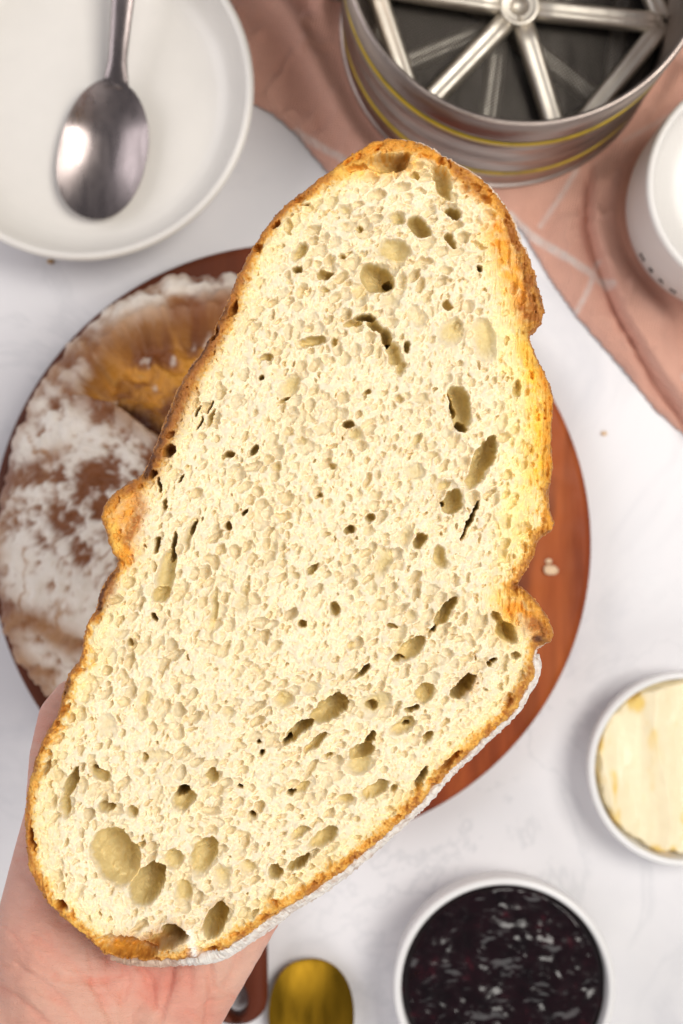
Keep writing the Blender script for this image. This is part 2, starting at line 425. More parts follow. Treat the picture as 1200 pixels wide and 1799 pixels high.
# cx, cy, half length, half width, direction (deg, clockwise on the picture), depth, fullness
PORES = [
(682,286,38,17,-10,48,2),(632,293,22,7,-5,22,2),(777,318,33,13,65,38,2),(728,306,11,5,0,22,2),(738,398,23,13,40,40,2.5),(700,383,15,11,10,18,2),(631,403,7,6,0,24,2),
(690,441,30,20,5,24,2),(660,489,31,24,15,52,2.5),(681,493,10,9,0,92,3),(630,512,18,14,0,15,2),(683,529,18,14,0,12,2),(797,373,15,9,30,42,2.5),(792,421,16,7,60,28,2),
(842,467,8,4,20,36,2.5),(786,535,9,8,0,26,2),(792,586,28,20,-55,16,2),(850,598,40,22,80,17,2),
(620,566,18,7,-15,34,2),(642,559,18,5,0,52,3),(660,572,17,8,35,36,2),(678,592,18,9,60,40,2.5),(683,605,6,6,0,70,3),(693,622,22,13,68,26,2),(704,645,16,8,85,20,2),
(546,600,26,9,-10,27,2),(467,629,13,6,-20,22,2),(571,483,13,8,-15,34,2.5),(521,473,9,5,0,28,2),(525,442,18,10,-55,20,2),(569,508,10,7,0,15,2),(588,600,6,8,0,24,2),
(737,562,12,14,0,12,2),(717,610,6,9,0,27,2),(608,367,15,8,-10,14,2),(537,358,10,3,-20,22,2),(483,394,13,5,-45,24,2),(454,437,9,5,-50,20,2),(410,540,14,6,-70,24,2),(374,587,15,6,-65,30,2),
(296,792,15,9,-50,46,2.5),(268,835,9,6,-60,24,2),(508,679,27,15,-42,17,2),(500,703,14,4,-40,26,2),(371,715,11,3,-65,30,3),(348,721,12,3,-65,30,3),(350,744,13,3,-62,28,3),(371,737,18,5,-65,24,2),
(399,800,13,5,-42,30,2.5),(446,792,13,5,-55,30,2.5),(483,821,10,9,0,15,2),(612,744,11,6,10,36,2.5),(625,762,15,13,40,16,2),(317,839,8,3,-40,26,2),(281,854,13,3,90,28,2.5),(290,888,14,4,-75,24,2),
(400,925,9,7,-40,32,2.5),(427,898,9,4,-45,30,2.5),(340,930,18,5,-66,34,2.5),(330,945,22,9,-68,14,2),(275,958,15,5,-75,30,2),(304,964,28,5,-78,42,3),(291,1015,50,15,-80,22,2),(283,1045,20,13,-50,30,2),(270,1084,9,5,60,32,2.5),
(612,933,11,6,0,34,2.5),(550,1000,12,6,-25,26,2.5),(587,1069,10,12,0,28,2),(529,775,12,7,0,14,2),(458,662,5,6,0,26,2),
(808,716,39,18,77,42,2.5),(795,712,22,5,78,74,3),(812,748,12,9,60,62,2.5),(846,815,52,16,-65,50,2.5),(796,882,24,14,-60,42,2.5),(781,887,5,5,0,66,3),(779,854,18,10,-30,17,2),(738,950,15,9,-65,38,2.5),
(775,979,20,12,80,24,2),(671,995,35,15,-70,15,2),(712,945,21,13,-60,13,2),(650,912,10,8,-50,26,2),(827,914,38,4,-70,52,3),(783,1073,30,9,-55,50,2.5),(762,1104,10,4,-50,70,3),(720,1143,34,13,-35,30,2),(700,1158,14,4,-10,44,2),
(637,1180,20,5,-35,40,2.5),(690,1102,8,5,0,20,2),(723,1083,10,10,0,13,2),(817,1206,29,13,-45,66,3),(862,1169,6,4,0,36,2),(733,775,15,7,-50,16,2),(729,829,18,13,0,13,2),(910,679,8,14,0,22,2),
(577,1248,39,17,-35,56,2.5),(525,1284,28,9,-35,50,2.5),(505,1301,11,4,-50,92,3),(655,1238,34,20,-20,15,2),(655,1240,12,10,0,46,2.5),(745,1218,22,14,-60,30,2),(723,1247,12,6,-10,40,2),
(708,1277,24,13,-30,22,2),(712,1276,8,5,0,48,2),(750,1296,15,7,-40,28,2),(637,1322,23,15,-30,46,2.5),(650,1302,18,7,-60,44,2.5),(632,1345,27,14,-10,20,2),(552,1307,28,8,-40,26,2),(546,1208,15,12,0,12,2),
(496,1228,17,14,0,18,2),(512,1394,6,5,0,58,2.5),(530,1385,18,8,-40,20,2),(608,1404,16,9,0,20,2),(658,1388,25,10,-30,26,2),(455,1302,5,4,0,54,2.5),(460,1325,4,6,0,54,2.5),(421,1380,7,3,-10,50,2.5),
(531,1096,8,6,0,28,2.5),(617,1133,9,9,0,15,2),(567,1475,29,14,-35,27,2),(525,1463,22,6,-30,18,2),(742,1367,20,7,-58,46,2.5),(790,1340,24,6,-45,24,2),(442,1433,6,5,0,40,2),
(321,1392,15,11,-35,105,3),(322,1405,23,16,-35,30,2),(372,1365,11,13,0,28,2),(203,1508,54,38,62,58,2.2),(258,1557,42,24,-58,64,2.5),(357,1504,37,19,-62,36,2.2),(303,1510,20,17,0,24,2),(321,1567,21,17,80,22,2),
(187,1420,15,10,0,34,2),(232,1426,12,10,0,22,2),(124,1378,30,9,-72,40,2.2),(115,1418,22,9,-88,22,2),(174,1362,24,10,38,26,2),(164,1350,6,4,0,50,2),(107,1591,12,9,50,36,2),(378,1620,34,16,-60,62,3),
(220,1664,52,17,12,40,2.2),(290,1655,38,14,-8,60,2.5),(305,1638,18,13,20,72,2.5),(366,1675,20,8,-20,26,2),(525,1517,22,8,-32,46,2.5),(485,1533,14,12,-40,34,2),(390,1540,17,20,0,16,2),(436,1525,17,13,0,16,2),
(480,1587,10,7,-30,20,2),(446,1605,10,6,-30,20,2),(272,1327,20,13,0,12,2),(256,1330,6,8,0,24,2),(252,1230,18,11,-60,14,2),(185,1275,20,18,0,10,2),(57,1478,22,5,85,24,2.5),(82,1350,12,4,-70,24,2),
(245,1485,9,6,0,18,2),(516,1392,5,4,0,60,2),(690,1385,8,6,0,20,2),(575,1330,8,6,0,22,2),(890,1110,24,14,40,46,2),(875,1090,14,8,60,30,2),(868,1160,8,5,-40,40,2),(905,1150,10,6,0,24,2),
(560,870,9,5,-40,22,2),(646,690,7,5,0,20,2),(430,1040,8,14,10,14,2),(427,1060,13,16,0,12,2),(373,1080,50,7,-82,16,2),(585,820,8,5,0,20,2),(700,700,9,7,0,14,2),(480,960,8,10,0,12,2),(226,1130,5,9,0,26,2),
(575,940,10,6,0,12,2),(520,1010,9,6,0,12,2),(620,1000,12,9,0,10,2),(455,1180,12,8,0,12,2),(400,1250,14,10,0,12,2),(660,870,12,8,-40,12,2),(760,800,10,7,0,12,2),(740,700,11,8,0,11,2),(600,450,8,5,0,18,2)]
def make_slice():
    sl = empty('bread_slice', (at(500, 970, ZS).x, at(500, 970, ZS).y, ZS))
    tag(sl, 'large oval slice of airy white bread with golden crust, held up by a hand', 'bread slice')
    st = 1.12
    xs = np.arange(20, 1010, st); ys = np.arange(215, 1725, st)
    X, Y = np.meshgrid(xs, ys)
    X = X+vnoise(X, Y, 2.3, 5)*.18; Y = Y+vnoise(X, Y, 2.1, 6)*.18
    # distance to the outline (positive inside)
    P = OUT+[OUT[0]]
    e = path_dist(X, Y, P); ins = inside_poly(X, Y, OUT)
    e = np.where(ins, e, -e)
    e = e+1.1*vnoise(X, Y, 15, 21)+1.3*vnoise(X, Y, 5.5, 22)+1.2*vnoise(X, Y, 2.6, 23)
    # places where the side of the crust shows beside the cut face
    lowright = [(950, 1180), (915, 1250), (830, 1330), (740, 1422), (600, 1542), (450, 1642), (370, 1690)]
    topright = [(745, 246), (800, 280), (860, 318), (905, 380), (918, 410)]
    def reveal(x, y): return 7*np.exp(-(path_dist(x, y, lowright)/34)**2)+3*np.exp(-(path_dist(x, y, topright)/34)**2)+7*np.exp(-(path_dist(x, y, [(200, 1694), (350, 1692)])/30)**2)
    rv = reveal(X, Y)
    e = e-rv
    mask = e > 0
    # ---- flow of the crumb: tangent to the crust near it, up-right in the middle
    gy, gx = np.gradient(path_dist(X[::6, ::6], Y[::6, ::6], P))
    def flow(x, y):
        i = min(max(int((y-215)/st/6), 0), gx.shape[0]-1); j = min(max(int((x-20)/st/6), 0), gx.shape[1]-1)
        d = e[min(i*6, e.shape[0]-1), min(j*6, e.shape[1]-1)]
        tang = math.degrees(math.atan2(-gx[i, j], gy[i, j]))
        base = -62 if y < 1050 else -62+34*min(1, (y-1050)/250)*(1 if x > 330 else .0)
        if y < 480: base = -22
        k = math.exp(-max(d, 0)/75)
        # average as undirected axes
        a2 = k*complex(math.cos(2*R(tang)), math.sin(2*R(tang)))+(1-k)*complex(math.cos(2*R(base)), math.sin(2*R(base)))
        return math.degrees(math.atan2(a2.imag, a2.real))/2, d
    wx = X+2.6*vnoise(X, Y, 9, 41)+1.7*vnoise(X, Y, 4, 42); wy = Y+2.6*vnoise(X, Y, 9, 43)+1.7*vnoise(X, Y, 4, 44)
    wxb = X+3.6*vnoise(X, Y, 17, 45)+1.8*vnoise(X, Y, 6, 46)+.8*vnoise(X, Y, 3, 47); wyb = Y+3.6*vnoise(X, Y, 17, 48)+1.8*vnoise(X, Y, 6, 49)+.8*vnoise(X, Y, 3, 50)
    def stamp(D, cx, cy, a, b, ang, dep, p, WX, WY, tilt=0., lip=None, slip=None, tint=0.):
        m = max(a, b)+8
        j0 = max(int((cx-m-20)/st), 0); j1 = int((cx+m-20)/st)+2; i0 = max(int((cy-m-215)/st), 0); i1 = int((cy+m-215)/st)+2
        if i1 <= i0 or j1 <= j0 or i0 >= D.shape[0] or j0 >= D.shape[1]: return
        x = WX[i0:i1, j0:j1]-cx; y = WY[i0:i1, j0:j1]-cy
        c, s = math.cos(R(ang)), math.sin(R(ang))
        q = ((x*c+y*s)/a)**2+((-x*s+y*c)/b)**2
        if tilt:
            tt = np.clip((x*.72-y*.69)/(.75*max(a, b)+.25*min(a, b)), -1, 1)
            f = dep*(1+tilt*.45*tt)*np.clip(1-q**(p/2), 0, 1)**(.62-tilt*.42*tt)
        else: f = dep*np.sqrt(np.clip(1-q**(p/2), 0, 1))
        if slip is not None:
            g = (.35+.10*b)*np.exp(-((np.sqrt(q)-1.0)*b/1.25-.9)**2)
            np.maximum(slip[i0:i1, j0:j1], g, out=slip[i0:i1, j0:j1])
        if tint:
            np.maximum(Tm[i0:i1, j0:j1], tint*ss(1-q, .0, .45), out=Tm[i0:i1, j0:j1])
        if lip is not None:
            g = 2.0*np.exp(-((np.sqrt(q)-1.0-3.0/math.sqrt(a*b))*math.sqrt(a*b)/2.2)**2)*min(1, dep/30)
            np.maximum(lip[i0:i1, j0:j1], g, out=lip[i0:i1, j0:j1])
        np.maximum(D[i0:i1, j0:j1], f, out=D[i0:i1, j0:j1])
    Db = np.zeros_like(X); Ds = np.zeros_like(X); Dt = np.zeros_like(X); Lip = np.zeros_like(X); SLip = np.zeros_like(X); Tm = np.zeros_like(X)
    for cx, cy, a, b, ang, dep, p in PORES: stamp(Db, cx, cy, a*1.06, b*1.10, ang, min(dep*(1.2 if dep > 24 else 1.1), 108), p, wxb, wyb, .8 if (a*b > 420 and p < 2.6) else .35 if p < 2.6 else 0., Lip)
    rs = random.Random(7)
    n = 0
    right = [(905, 440), (930, 560), (955, 650), (968, 740), (965, 860), (955, 930), (925, 1000), (900, 1060)]
    dr = path_dist(X, Y, right); sizef = fbm(X, Y, 90, 66, 3)
    cand = []
    for k in range(60000):
        x = rs.uniform(40, 980); y = rs.uniform(240, 1700)
        i = int((y-215)/st); j = int((x-20)/st)
        if not mask[i, j]: continue
        if dr[i, j] < 62 and rs.random() < .72*(1-dr[i, j]/90): continue
        fa, d = flow(x, y)
        u = rs.random()-.10*sizef[i, j]
        r = rs.uniform(1.5, 2.8) if u < .66 else rs.uniform(2.8, 4.6) if u < .93 else rs.uniform(4.6, 7.5) if u < .985 else rs.uniform(8, 13)
        near = math.exp(-max(d, 0)/28)
        r *= 1-.45*near
        cand.append((r, x, y, i, j, fa, near))
    cand.sort(key=lambda c: -c[0])
    for r, x, y, i, j, fa, near in cand:
        if Ds[i, j] > .6 and rs.random() < (.94 if r > 3 else .75): continue
        el = rs.uniform(1, 1.9)+1.4*near*rs.random()+(.8 if rs.random() < .15 else 0)
        ang = fa+rs.gauss(0, 22)
        dep = r*(rs.uniform(.6, 1.3) if r < 4.6 else rs.uniform(.9, 1.9))
        if rs.random() < .035: dep = r*(rs.uniform(1.8, 3.4) if r < 5 else rs.uniform(1.3, 1.9))
        stamp(Ds, x, y, r*math.sqrt(el), r/math.sqrt(el), ang, dep, 2, wx, wy, 0., None, None, rs.uniform(.15, .8) if r > 2.6 else .3)
    Ds = np.maximum(Ds, Dt)
    deepin = ss(Db, 2, 14)
    D = np.where(Db > Ds, Db+(.30*Ds+1.6*fbm(X, Y, 16, 180, 3))*deepin, np.maximum(Ds, Db))-Lip*(Db < 2)
    micro = .5*vnoise(X, Y, 2.6, 61)+.4*vnoise(X, Y, 5, 62)+.3*np.random.RandomState(3).uniform(-1, 1, X.shape)
    D = D+micro*(1-.75*deepin)+1.8*vnoise(X, Y, 34, 63)+1.3*vnoise(X*.90+Y*.44, -X*.2+Y*.2, 13, 68)*(1-deepin)+.8*vnoise((X*.90+Y*.44)*1.0, (-X+Y*1.6)*.16, 6, 69)*(1-deepin)+2.0*vnoise(X, Y, 14, 64)*(1-.6*deepin)
    # torn golden shoulder on the right falls back from the cut
    sh = np.exp(-(dr/46)**2)
    D = D+30*sh+(vnoise(X*2.6, Y*.55, 12, 71)*6+vnoise(X*2.6, Y*.7, 6, 72)*2.5)*np.exp(-(dr/60)**2)
    # edge rounds over
    crz = 1-ss(e, 14, 30); D = D+9*np.exp(-np.clip(e, 0, 60)/4.5)+crz*(1.8*np.abs(vnoise(X, Y, 4.5, 97))+1.6*vnoise(X, Y, 9, 98)+.6*vnoise(X, Y, 2.4, 99))
    D = np.clip(D, -3, TH-8)
    # ---- colours (of the bread itself)
    def C(*a): return np.array(a)
    crumb = C(.835, .74, .545); gold = C(.90, .55, .11); orange = C(.78, .34, .036); brown = C(.40, .145, .026); dark = C(.12, .040, .012); flour = C(.93, .90, .85); yellow = C(.93, .70, .18)
    n1 = fbm(X, Y, 60, 81, 4); n2 = fbm(X, Y, 14, 91, 3); n3 = vnoise(X, Y, 4, 95)
    wcr = 21+7*n1
    wcr = wcr+10*np.exp(-(path_dist(X, Y, lowright)/50)**2)+12*np.exp(-(path_dist(X, Y, [(600, 285), (740, 250), (860, 330)])/45)**2)-5*np.exp(-(path_dist(X, Y, [(100, 1240), (150, 1120), (200, 1010)])/40)**2)
    wcr = wcr+9*np.exp(-(path_dist(X, Y, [(270, 800), (340, 650), (400, 540)])/40)**2)
    t = e/wcr+.40*n2+.26*n3+.12*vnoise(X, Y, 2.2, 96)
    col = np.ones(X.shape+(3,))*crumb
    def lay(c, wgt):
        nonlocal col
        col = col*(1-wgt[..., None])+c*wgt[..., None]
    near = path_dist(X, Y, P)
    lay(C(.87, .72, .36), .55*(1-ss(e+9*n1, 18, 75)))
    lay(gold, .85*(1-ss(t, .55, 1.25)))
    lay(orange, .88*(1-ss(t, .30, .92)))
    lay(brown, .85*(1-ss(t, .05, .60)))
    # paler crust stretches: lower-left end and the lower right
    pale = np.exp(-(path_dist(X, Y, [(60, 1360), (50, 1480), (80, 1580), (150, 1640)])/40)**2)*.55+np.exp(-(path_dist(X, Y, lowright)/60)**2)*.45
    lay(gold*1.0, np.clip(pale, 0, .6)*(1-ss(t, .2, 1.0))*ss(n2+.3*n3, -.5, .3))
    def paint(c, pts, wd, s=1., nz=0.35, sc=n2):
        lay(c, np.clip(s*np.exp(-(path_dist(X, Y, pts)/wd)**2)*(1+nz*2*sc), 0, 1))
    # left crust is the darkest
    paint(brown, [(185, 1050), (235, 850), (290, 735), (330, 650), (390, 545), (430, 470)], 15, .62, .7)
    paint(C(.52, .20, .03), [(440, 445), (490, 375), (560, 318), (640, 270)], 10, .7, .7)
    paint(C(.50, .19, .03), [(48, 1400), (50, 1500), (80, 1585)], 7, .7, .8)
    paint(brown, [(262, 830), (300, 745), (335, 660), (372, 590), (400, 535)], 19, .95)
    paint(dark, [(255, 835), (292, 740), (325, 650), (350, 622), (372, 580), (392, 545)], 9, .9, .6)
    paint(brown, [(178, 1050), (200, 1000), (165, 1085)], 9, .9)
    paint(dark, [(172, 1068), (178, 1035), (196, 1004)], 8, .85, .6)
    paint(dark, [(120, 1200), (112, 1222)], 8, .8)
    paint(orange, [(195, 890), (215, 930), (212, 975), (230, 870)], 24, .9)
    paint(brown, [(185, 885), (205, 870), (240, 850), (245, 900), (222, 950)], 11, .85, .6)
    paint(gold, [(200, 925), (205, 960)], 9, .7, .6)
    # top end
    paint(gold, [(600, 300), (640, 300), (720, 288)], 17, .8)
    paint(orange, [(600, 280), (655, 255), (720, 256), (770, 275)], 13, .8, .6)
    paint(brown, [(680, 285), (712, 285)], 13, .8, .3)
    paint(orange, [(800, 290), (830, 325), (862, 350)], 16, .85, .6)
    paint(brown, [(795, 290), (822, 315), (850, 345)], 9, .75, .7)
    paint(flour, [(775, 262), (800, 272), (835, 298)], 6, .7, .6)
    # golden torn shoulder and the ear
    paint(yellow, [(870, 420), (900, 520), (925, 620), (935, 740), (925, 850), (905, 940)], 28, .62)
    paint(C(.93, .56, .07), [(925, 610), (950, 700), (955, 780), (950, 840)], 19, .85, .6)
    paint(C(.95, .82, .44), [(880, 560), (905, 700), (900, 860), (890, 980)], 22, .6, .5)
    paint(orange, [(955, 640), (970, 700), (966, 780), (970, 830)], 9, .8, .7)
    paint(orange, [(972, 905), (968, 930)], 11, .85, .6)
    paint(orange, [(872, 400), (895, 450), (915, 500), (930, 550)], 19, .95, .5)
    paint(C(.82, .44, .06), [(890, 440), (905, 490)], 15, .6, .6)
    paint(brown, [(893, 385), (920, 440), (935, 500), (945, 555)], 10, .8, .8)
    paint(brown, [(922, 540), (945, 560)], 14, .8, .8)
    paint(dark, [(948, 500), (957, 535)], 5, .8, .6)
    # lower flap
    paint(C(.88, .58, .12), [(880, 1055), (905, 1075), (885, 1110)], 22, .7, .5)
    paint(orange, [(905, 1070), (935, 1085), (950, 1110)], 17, .9, .6)
    paint(brown, [(935, 1095), (960, 1115), (945, 1125)], 13, .9, .7)
    paint(dark, [(945, 1122), (958, 1126)], 7, .85, .5)
    paint(brown, [(930, 1175), (915, 1205), (892, 1240)], 9, .6, .8)
    # baked caves at the lower end
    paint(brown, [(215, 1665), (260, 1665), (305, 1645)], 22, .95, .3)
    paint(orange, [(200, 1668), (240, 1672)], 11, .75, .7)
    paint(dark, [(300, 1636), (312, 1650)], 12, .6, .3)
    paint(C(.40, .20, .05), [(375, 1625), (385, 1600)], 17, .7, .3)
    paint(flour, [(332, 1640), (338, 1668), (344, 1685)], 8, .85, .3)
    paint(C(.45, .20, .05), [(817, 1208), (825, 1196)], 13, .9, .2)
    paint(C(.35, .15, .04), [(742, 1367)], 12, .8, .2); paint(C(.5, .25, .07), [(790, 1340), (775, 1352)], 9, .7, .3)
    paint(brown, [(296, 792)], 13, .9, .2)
    # pore skins: the gluten film lining the big holes is yellower than the torn crumb
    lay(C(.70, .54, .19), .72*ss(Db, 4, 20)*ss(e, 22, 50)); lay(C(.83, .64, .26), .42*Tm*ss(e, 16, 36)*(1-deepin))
    col = col*(1+.05*n1[..., None]+.04*n2[..., None])
    # ---- build: crumb and crust are two meshes that share their border
    W = np.stack([(X-600)*PX, (899.5-Y)*PX, ZS-D*PX], -1).reshape(-1, 3)
    ny, nx = X.shape
    fm = mask[:-1, :-1] & mask[1:, :-1] & mask[:-1, 1:] & mask[1:, 1:]
    idx = np.arange(ny*nx).reshape(ny, nx)
    ec = (e+7*n1+2*n2)
    isc = ((ec < wcr*.82))[:-1, :-1]
    q = np.stack([idx[:-1, :-1], idx[1:, :-1], idx[1:, 1:], idx[:-1, 1:]], -1)   # y runs down: this order faces up
    cf = col.reshape(-1, 3)
    # boundary edges -> side walls
    fmp = np.pad(fm, 1)
    segs = []
    up = fm & ~fmp[:-2, 1:-1]; dn = fm & ~fmp[2:, 1:-1]; lf = fm & ~fmp[1:-1, :-2]; rt = fm & ~fmp[1:-1, 2:]
    segs.append(np.stack([idx[:-1, 1:][up], idx[:-1, :-1][up]], -1)); segs.append(np.stack([idx[1:, :-1][dn], idx[1:, 1:][dn]], -1))
    segs.append(np.stack([idx[:-1, :-1][lf], idx[1:, :-1][lf]], -1)); segs.append(np.stack([idx[1:, 1:][rt], idx[:-1, 1:][rt]], -1))
    segs = np.concatenate(segs)
    bv = np.unique(segs); bmap = np.full(ny*nx, -1); bmap[bv] = np.arange(len(bv))
    ed = path_dist(X, Y, P); ed = np.where(ins, ed, -ed)
    # smooth outward direction from a blurred distance field
    es = ed.copy()
    for k in (1, 2, 3, 5, 4, 2):
        es = (np.roll(es, k, 0)+np.roll(es, -k, 0)+es)/3; es = (np.roll(es, k, 1)+np.roll(es, -k, 1)+es)/3
    gyy, gxx = np.gradient(es); gl = np.hypot(gxx, gyy)+1e-6
    ox = (-gxx/gl).ravel()[bv]; oy = (-gyy/gl).ravel()[bv]
    bx = X.ravel()[bv]; by = Y.ravel()[bv]; bd = D.ravel()[bv]; brv = reveal(bx, by)
    def n3d(kk, sc, seed):
        a_ = vnoise(bx, by, sc, seed+kk//2); b_ = vnoise(bx, by, sc, seed+kk//2+1); f = (kk % 2)/2
        return a_*(1-f)+b_*f
    K = 22; rows = []; cols = []; nb = len(bv)
    fl = np.clip(np.exp(-(path_dist(bx, by, lowright)/45)**2)*1.5, 0, 1)+.6*np.exp(-(path_dist(bx, by, topright)/34)**2)+.5*np.exp(-(path_dist(bx, by, [(200, 1694), (350, 1692)])/30)**2)
    for kk in range(1, K+1):
        s_ = (kk/K)**1.5
        dep = bd*(1-s_)+(TH)*s_
        persp = np.hypot(bx-600, by-900)*dep/2500
        prof = math.sin(min(s_*2.6, 1)*math.pi/2)
        o_ = (es.ravel()[bv]-brv)*min(1, kk/3)+brv*1.15*prof+(brv > 5)*persp*ss(np.array(prof), 0, 1)*.95+ (5.0*math.sin(math.pi*min(s_, 1)))*(brv <= 5)
        if s_ > .75: o_ = o_-10*((s_-.75)/.25)**2
        nn = 2.2*n3d(kk, 10, 1300)+1.6*n3d(kk, 5, 1400)+1.0*vnoise(bx, by, 2.5, 1500+kk)
        o_ = o_+nn
        rows.append(np.stack([(bx+ox*o_-600)*PX, (899.5-(by+oy*o_))*PX, ZS-dep*PX], -1))
        cn = n3d(kk, 12, 1600)*.7+n3d(kk, 5, 1700)*.5
        tr = np.exp(-(path_dist(bx, by, topright)/45)**2)[:, None]; c = brown+(orange-brown)*ss(cn, -.4, .8)[:, None]; c = c*(1-tr*.8)+C(.84, .60, .40)*tr*.8
        f = np.clip(fl*(ss(np.array(kk/K+.0), 0, .2))*(.85+.5*cn), 0, .96)[:, None]
        rows[-1] = rows[-1]; cols.append(c*(1-f)+flour*f)
    nv = ny*nx
    Wc = np.concatenate([W]+rows); cc = np.concatenate([cf]+cols)
    a_, b_ = segs[:, 0], segs[:, 1]; ai, bi = bmap[a_], bmap[b_]
    sides = [np.stack([b_, a_, nv+ai, nv+bi], -1)]
    for kk in range(1, K):
        o0 = nv+(kk-1)*nb; o1 = nv+kk*nb
        sides.append(np.stack([o0+bi, o0+ai, o1+ai, o1+bi], -1))
    qc = np.concatenate([q[fm & isc]]+sides)
    sheet('crust', Wc, qc, M['crust'], sl, cc)
    # back cut face, coarse
    kx = 6
    Xb, Yb = X[::kx, ::kx], Y[::kx, ::kx]; mb = (e[::kx, ::kx] > 4)
    Zb = ZS-(TH-4+2*vnoise(Xb, Yb, 30, 400))*PX
    idb = np.arange(Xb.size).reshape(Xb.shape)
    fb = mb[:-1, :-1] & mb[1:, :-1] & mb[:-1, 1:] & mb[1:, 1:]
    qb = np.stack([idb[:-1, :-1], idb[:-1, 1:], idb[1:, 1:], idb[1:, :-1]], -1)[fb]+len(W)
    Wk = np.concatenate([W, np.stack([(Xb-600)*PX, (899.5-Yb)*PX, Zb], -1).reshape(-1, 3)])
    ck = np.concatenate([cf, np.ones((Xb.size, 3))*crumb])
    sheet('crumb', Wk, np.concatenate([q[fm & ~isc], qb]), M['crumb'], sl, ck)
make_slice()

# ------------------------------------------------------------------ the hand (one continuous surface)
def make_hand():
    bm = bmesh.new()
    def pt(u, v, dep):  # picture position at a depth (px) behind the cut face
        return at(u, v, ZS-dep*PX)
    def cap(p, q, r0, r1, n=9, flat=1.0):
        for k in range(n+1):
            t = k/n; c = p.lerp(q, t); r = (r0+(r1-r0)*t)*PX
            m = Matrix.Translation(c) @ Matrix.Diagonal((r, r, r*flat, 1))
            bmesh.ops.create_icosphere(bm, subdivisions=3, radius=1, matrix=m)
    # forearm and wrist
    cap(pt(-150, 2200, 330), pt(95, 1905, 262), 205, 195, 12, .74)
    cap(pt(-60, 2230, 330), pt(215, 1860, 262), 160, 150, 12, .8)
    cap(pt(95, 1905, 262), pt(120, 1760, 250), 195, 165, 6, .72)
    # metacarpals of the four fingers, palm side resting on the back of the slice
    base = [(150, 1740), (210, 1760), (270, 1790), (300, 1800)]
    kn = [(300, 1400), (375, 1420), (445, 1450), (500, 1490)]
    rr = [(96, 72), (98, 70), (96, 68), (86, 64)]
    for (b, k_, r_) in zip(base, kn, rr): cap(pt(*b, 232), pt(*k_, 218), r_[0], r_[1], 12, .86)
    # fingers fanned out behind the slice, each of three bones
    L = [(150, 105, 80), (165, 120, 85), (150, 110, 82), (115, 80, 70)]
    dirs = [(.50, -.87), (.57, -.82), (.64, -.77), (.74, -.67)]
    for (k_, l_, d_, r0) in zip(kn, L, dirs, (52, 52, 50, 44)):
        p = Vector(k_); dep = [208, 194, 184, 178]
        for i in range(3):
            nx_ = p+Vector(d_)*l_[i]
            cap(pt(p.x, p.y, dep[i]), pt(nx_.x, nx_.y, dep[i+1]), r0-i*5, r0-(i+1)*5, 9); p = nx_
    # thenar mass and the thumb laid along the left edge of the slice
    cap(pt(135, 1775, 232), pt(105, 1648, 226), 150, 128, 8, .85)
    cap(pt(105, 1648, 226), pt(98, 1545, 222), 128, 92, 7, .9)
    cap(pt(98, 1545, 222), pt(101, 1430, 214), 92, 62, 8)
    cap(pt(101, 1430, 214), pt(102, 1330, 205), 62, 55, 7)
    cap(pt(102, 1330, 205), pt(112, 1262, 198), 55, 49, 5)
    cap(pt(112, 1262, 198), pt(126, 1226, 194), 49, 36, 4)
    # hypothenar
    cap(pt(285, 1790, 225), pt(400, 1610, 220), 98, 80, 9, .9)
    me = bpy.data.meshes.new('tmp'); bm.to_mesh(me); bm.free()
    o = bpy.data.objects.new('hand_build', me); COL.objects.link(o)
    r = o.modifiers.new('r', 'REMESH'); r.mode = 'VOXEL'; r.voxel_size = .0009; r.use_smooth_shade = True
    s = o.modifiers.new('s', 'SMOOTH'); s.factor = .5; s.iterations = 14
    dg = bpy.context.evaluated_depsgraph_get(); m2 = bpy.data.meshes.new_from_object(o.evaluated_get(dg))
    bpy.data.objects.remove(o)
    N = len(m2.vertices); co = np.zeros(N*3); m2.vertices.foreach_get('co', co); co = co.reshape(-1, 3)
    nn = np.zeros(N*3); m2.vertices.foreach_get('normal', nn); nn = nn.reshape(-1, 3)
    D = CAMH-co[:, 2]; U = 600+co[:, 0]*FPX/D; V = 899.5-co[:, 1]*FPX/D
    off = np.zeros(N); red = np.zeros(N)
    front = ss(nn[:, 2], .1, .5)
    creases = [([(300, 1690), (296, 1730), (280, 1790)], 5, 7), ([(366, 1690), (372, 1740), (366, 1799)], 5, 6), ([(240, 1695), (262, 1720), (270, 1770)], 4, 5),
               ([(95, 1716), (140, 1722), (190, 1724)], 3, 4), ([(60, 1650), (120, 1690), (170, 1740), (200, 1800)], 4, 4), ([(30, 1700), (90, 1740), (140, 1799)], 4, 4),
               ([(420, 1670), (415, 1700), (400, 1730)], 5, 4), ([(330, 1695), (335, 1745)], 4, 3), ([(0, 1740), (60, 1780), (90, 1810)], 4, 4), ([(215, 1690), (225, 1720), (215, 1760)], 4, 4)]
    rr_ = random.Random(4)
    for k in range(26):
        x0 = rr_.uniform(-10, 380); y0 = rr_.uniform(1620, 1800); a_ = R(rr_.choice((28, 35, 42, 80, -15))+rr_.gauss(0, 10)); L_ = rr_.uniform(25, 75)
        creases.append(([(x0, y0), (x0+L_*.5*math.cos(a_)+3, y0+L_*.5*math.sin(a_)), (x0+L_*math.cos(a_), y0+L_*math.sin(a_))], 0, 2.2))
    for k in range(9):
        y0 = 1300+k*26+rr_.uniform(-6, 6); creases.append(([(30, y0+6), (75, y0), (110, y0+4)], 0, 1.8))
    for pts, wd, dp in creases:
        g = np.exp(-(path_dist(U, V, bez(pts, 4))/(wd+3))**2); off -= g*dp*PX*1.3*front; red += g*.3
    # folded thumb skin: fine wrinkles across
    off += (vnoise(U*.35, V, 6, 500)*.9+vnoise(U, V, 26, 501)*2.5)*PX*front
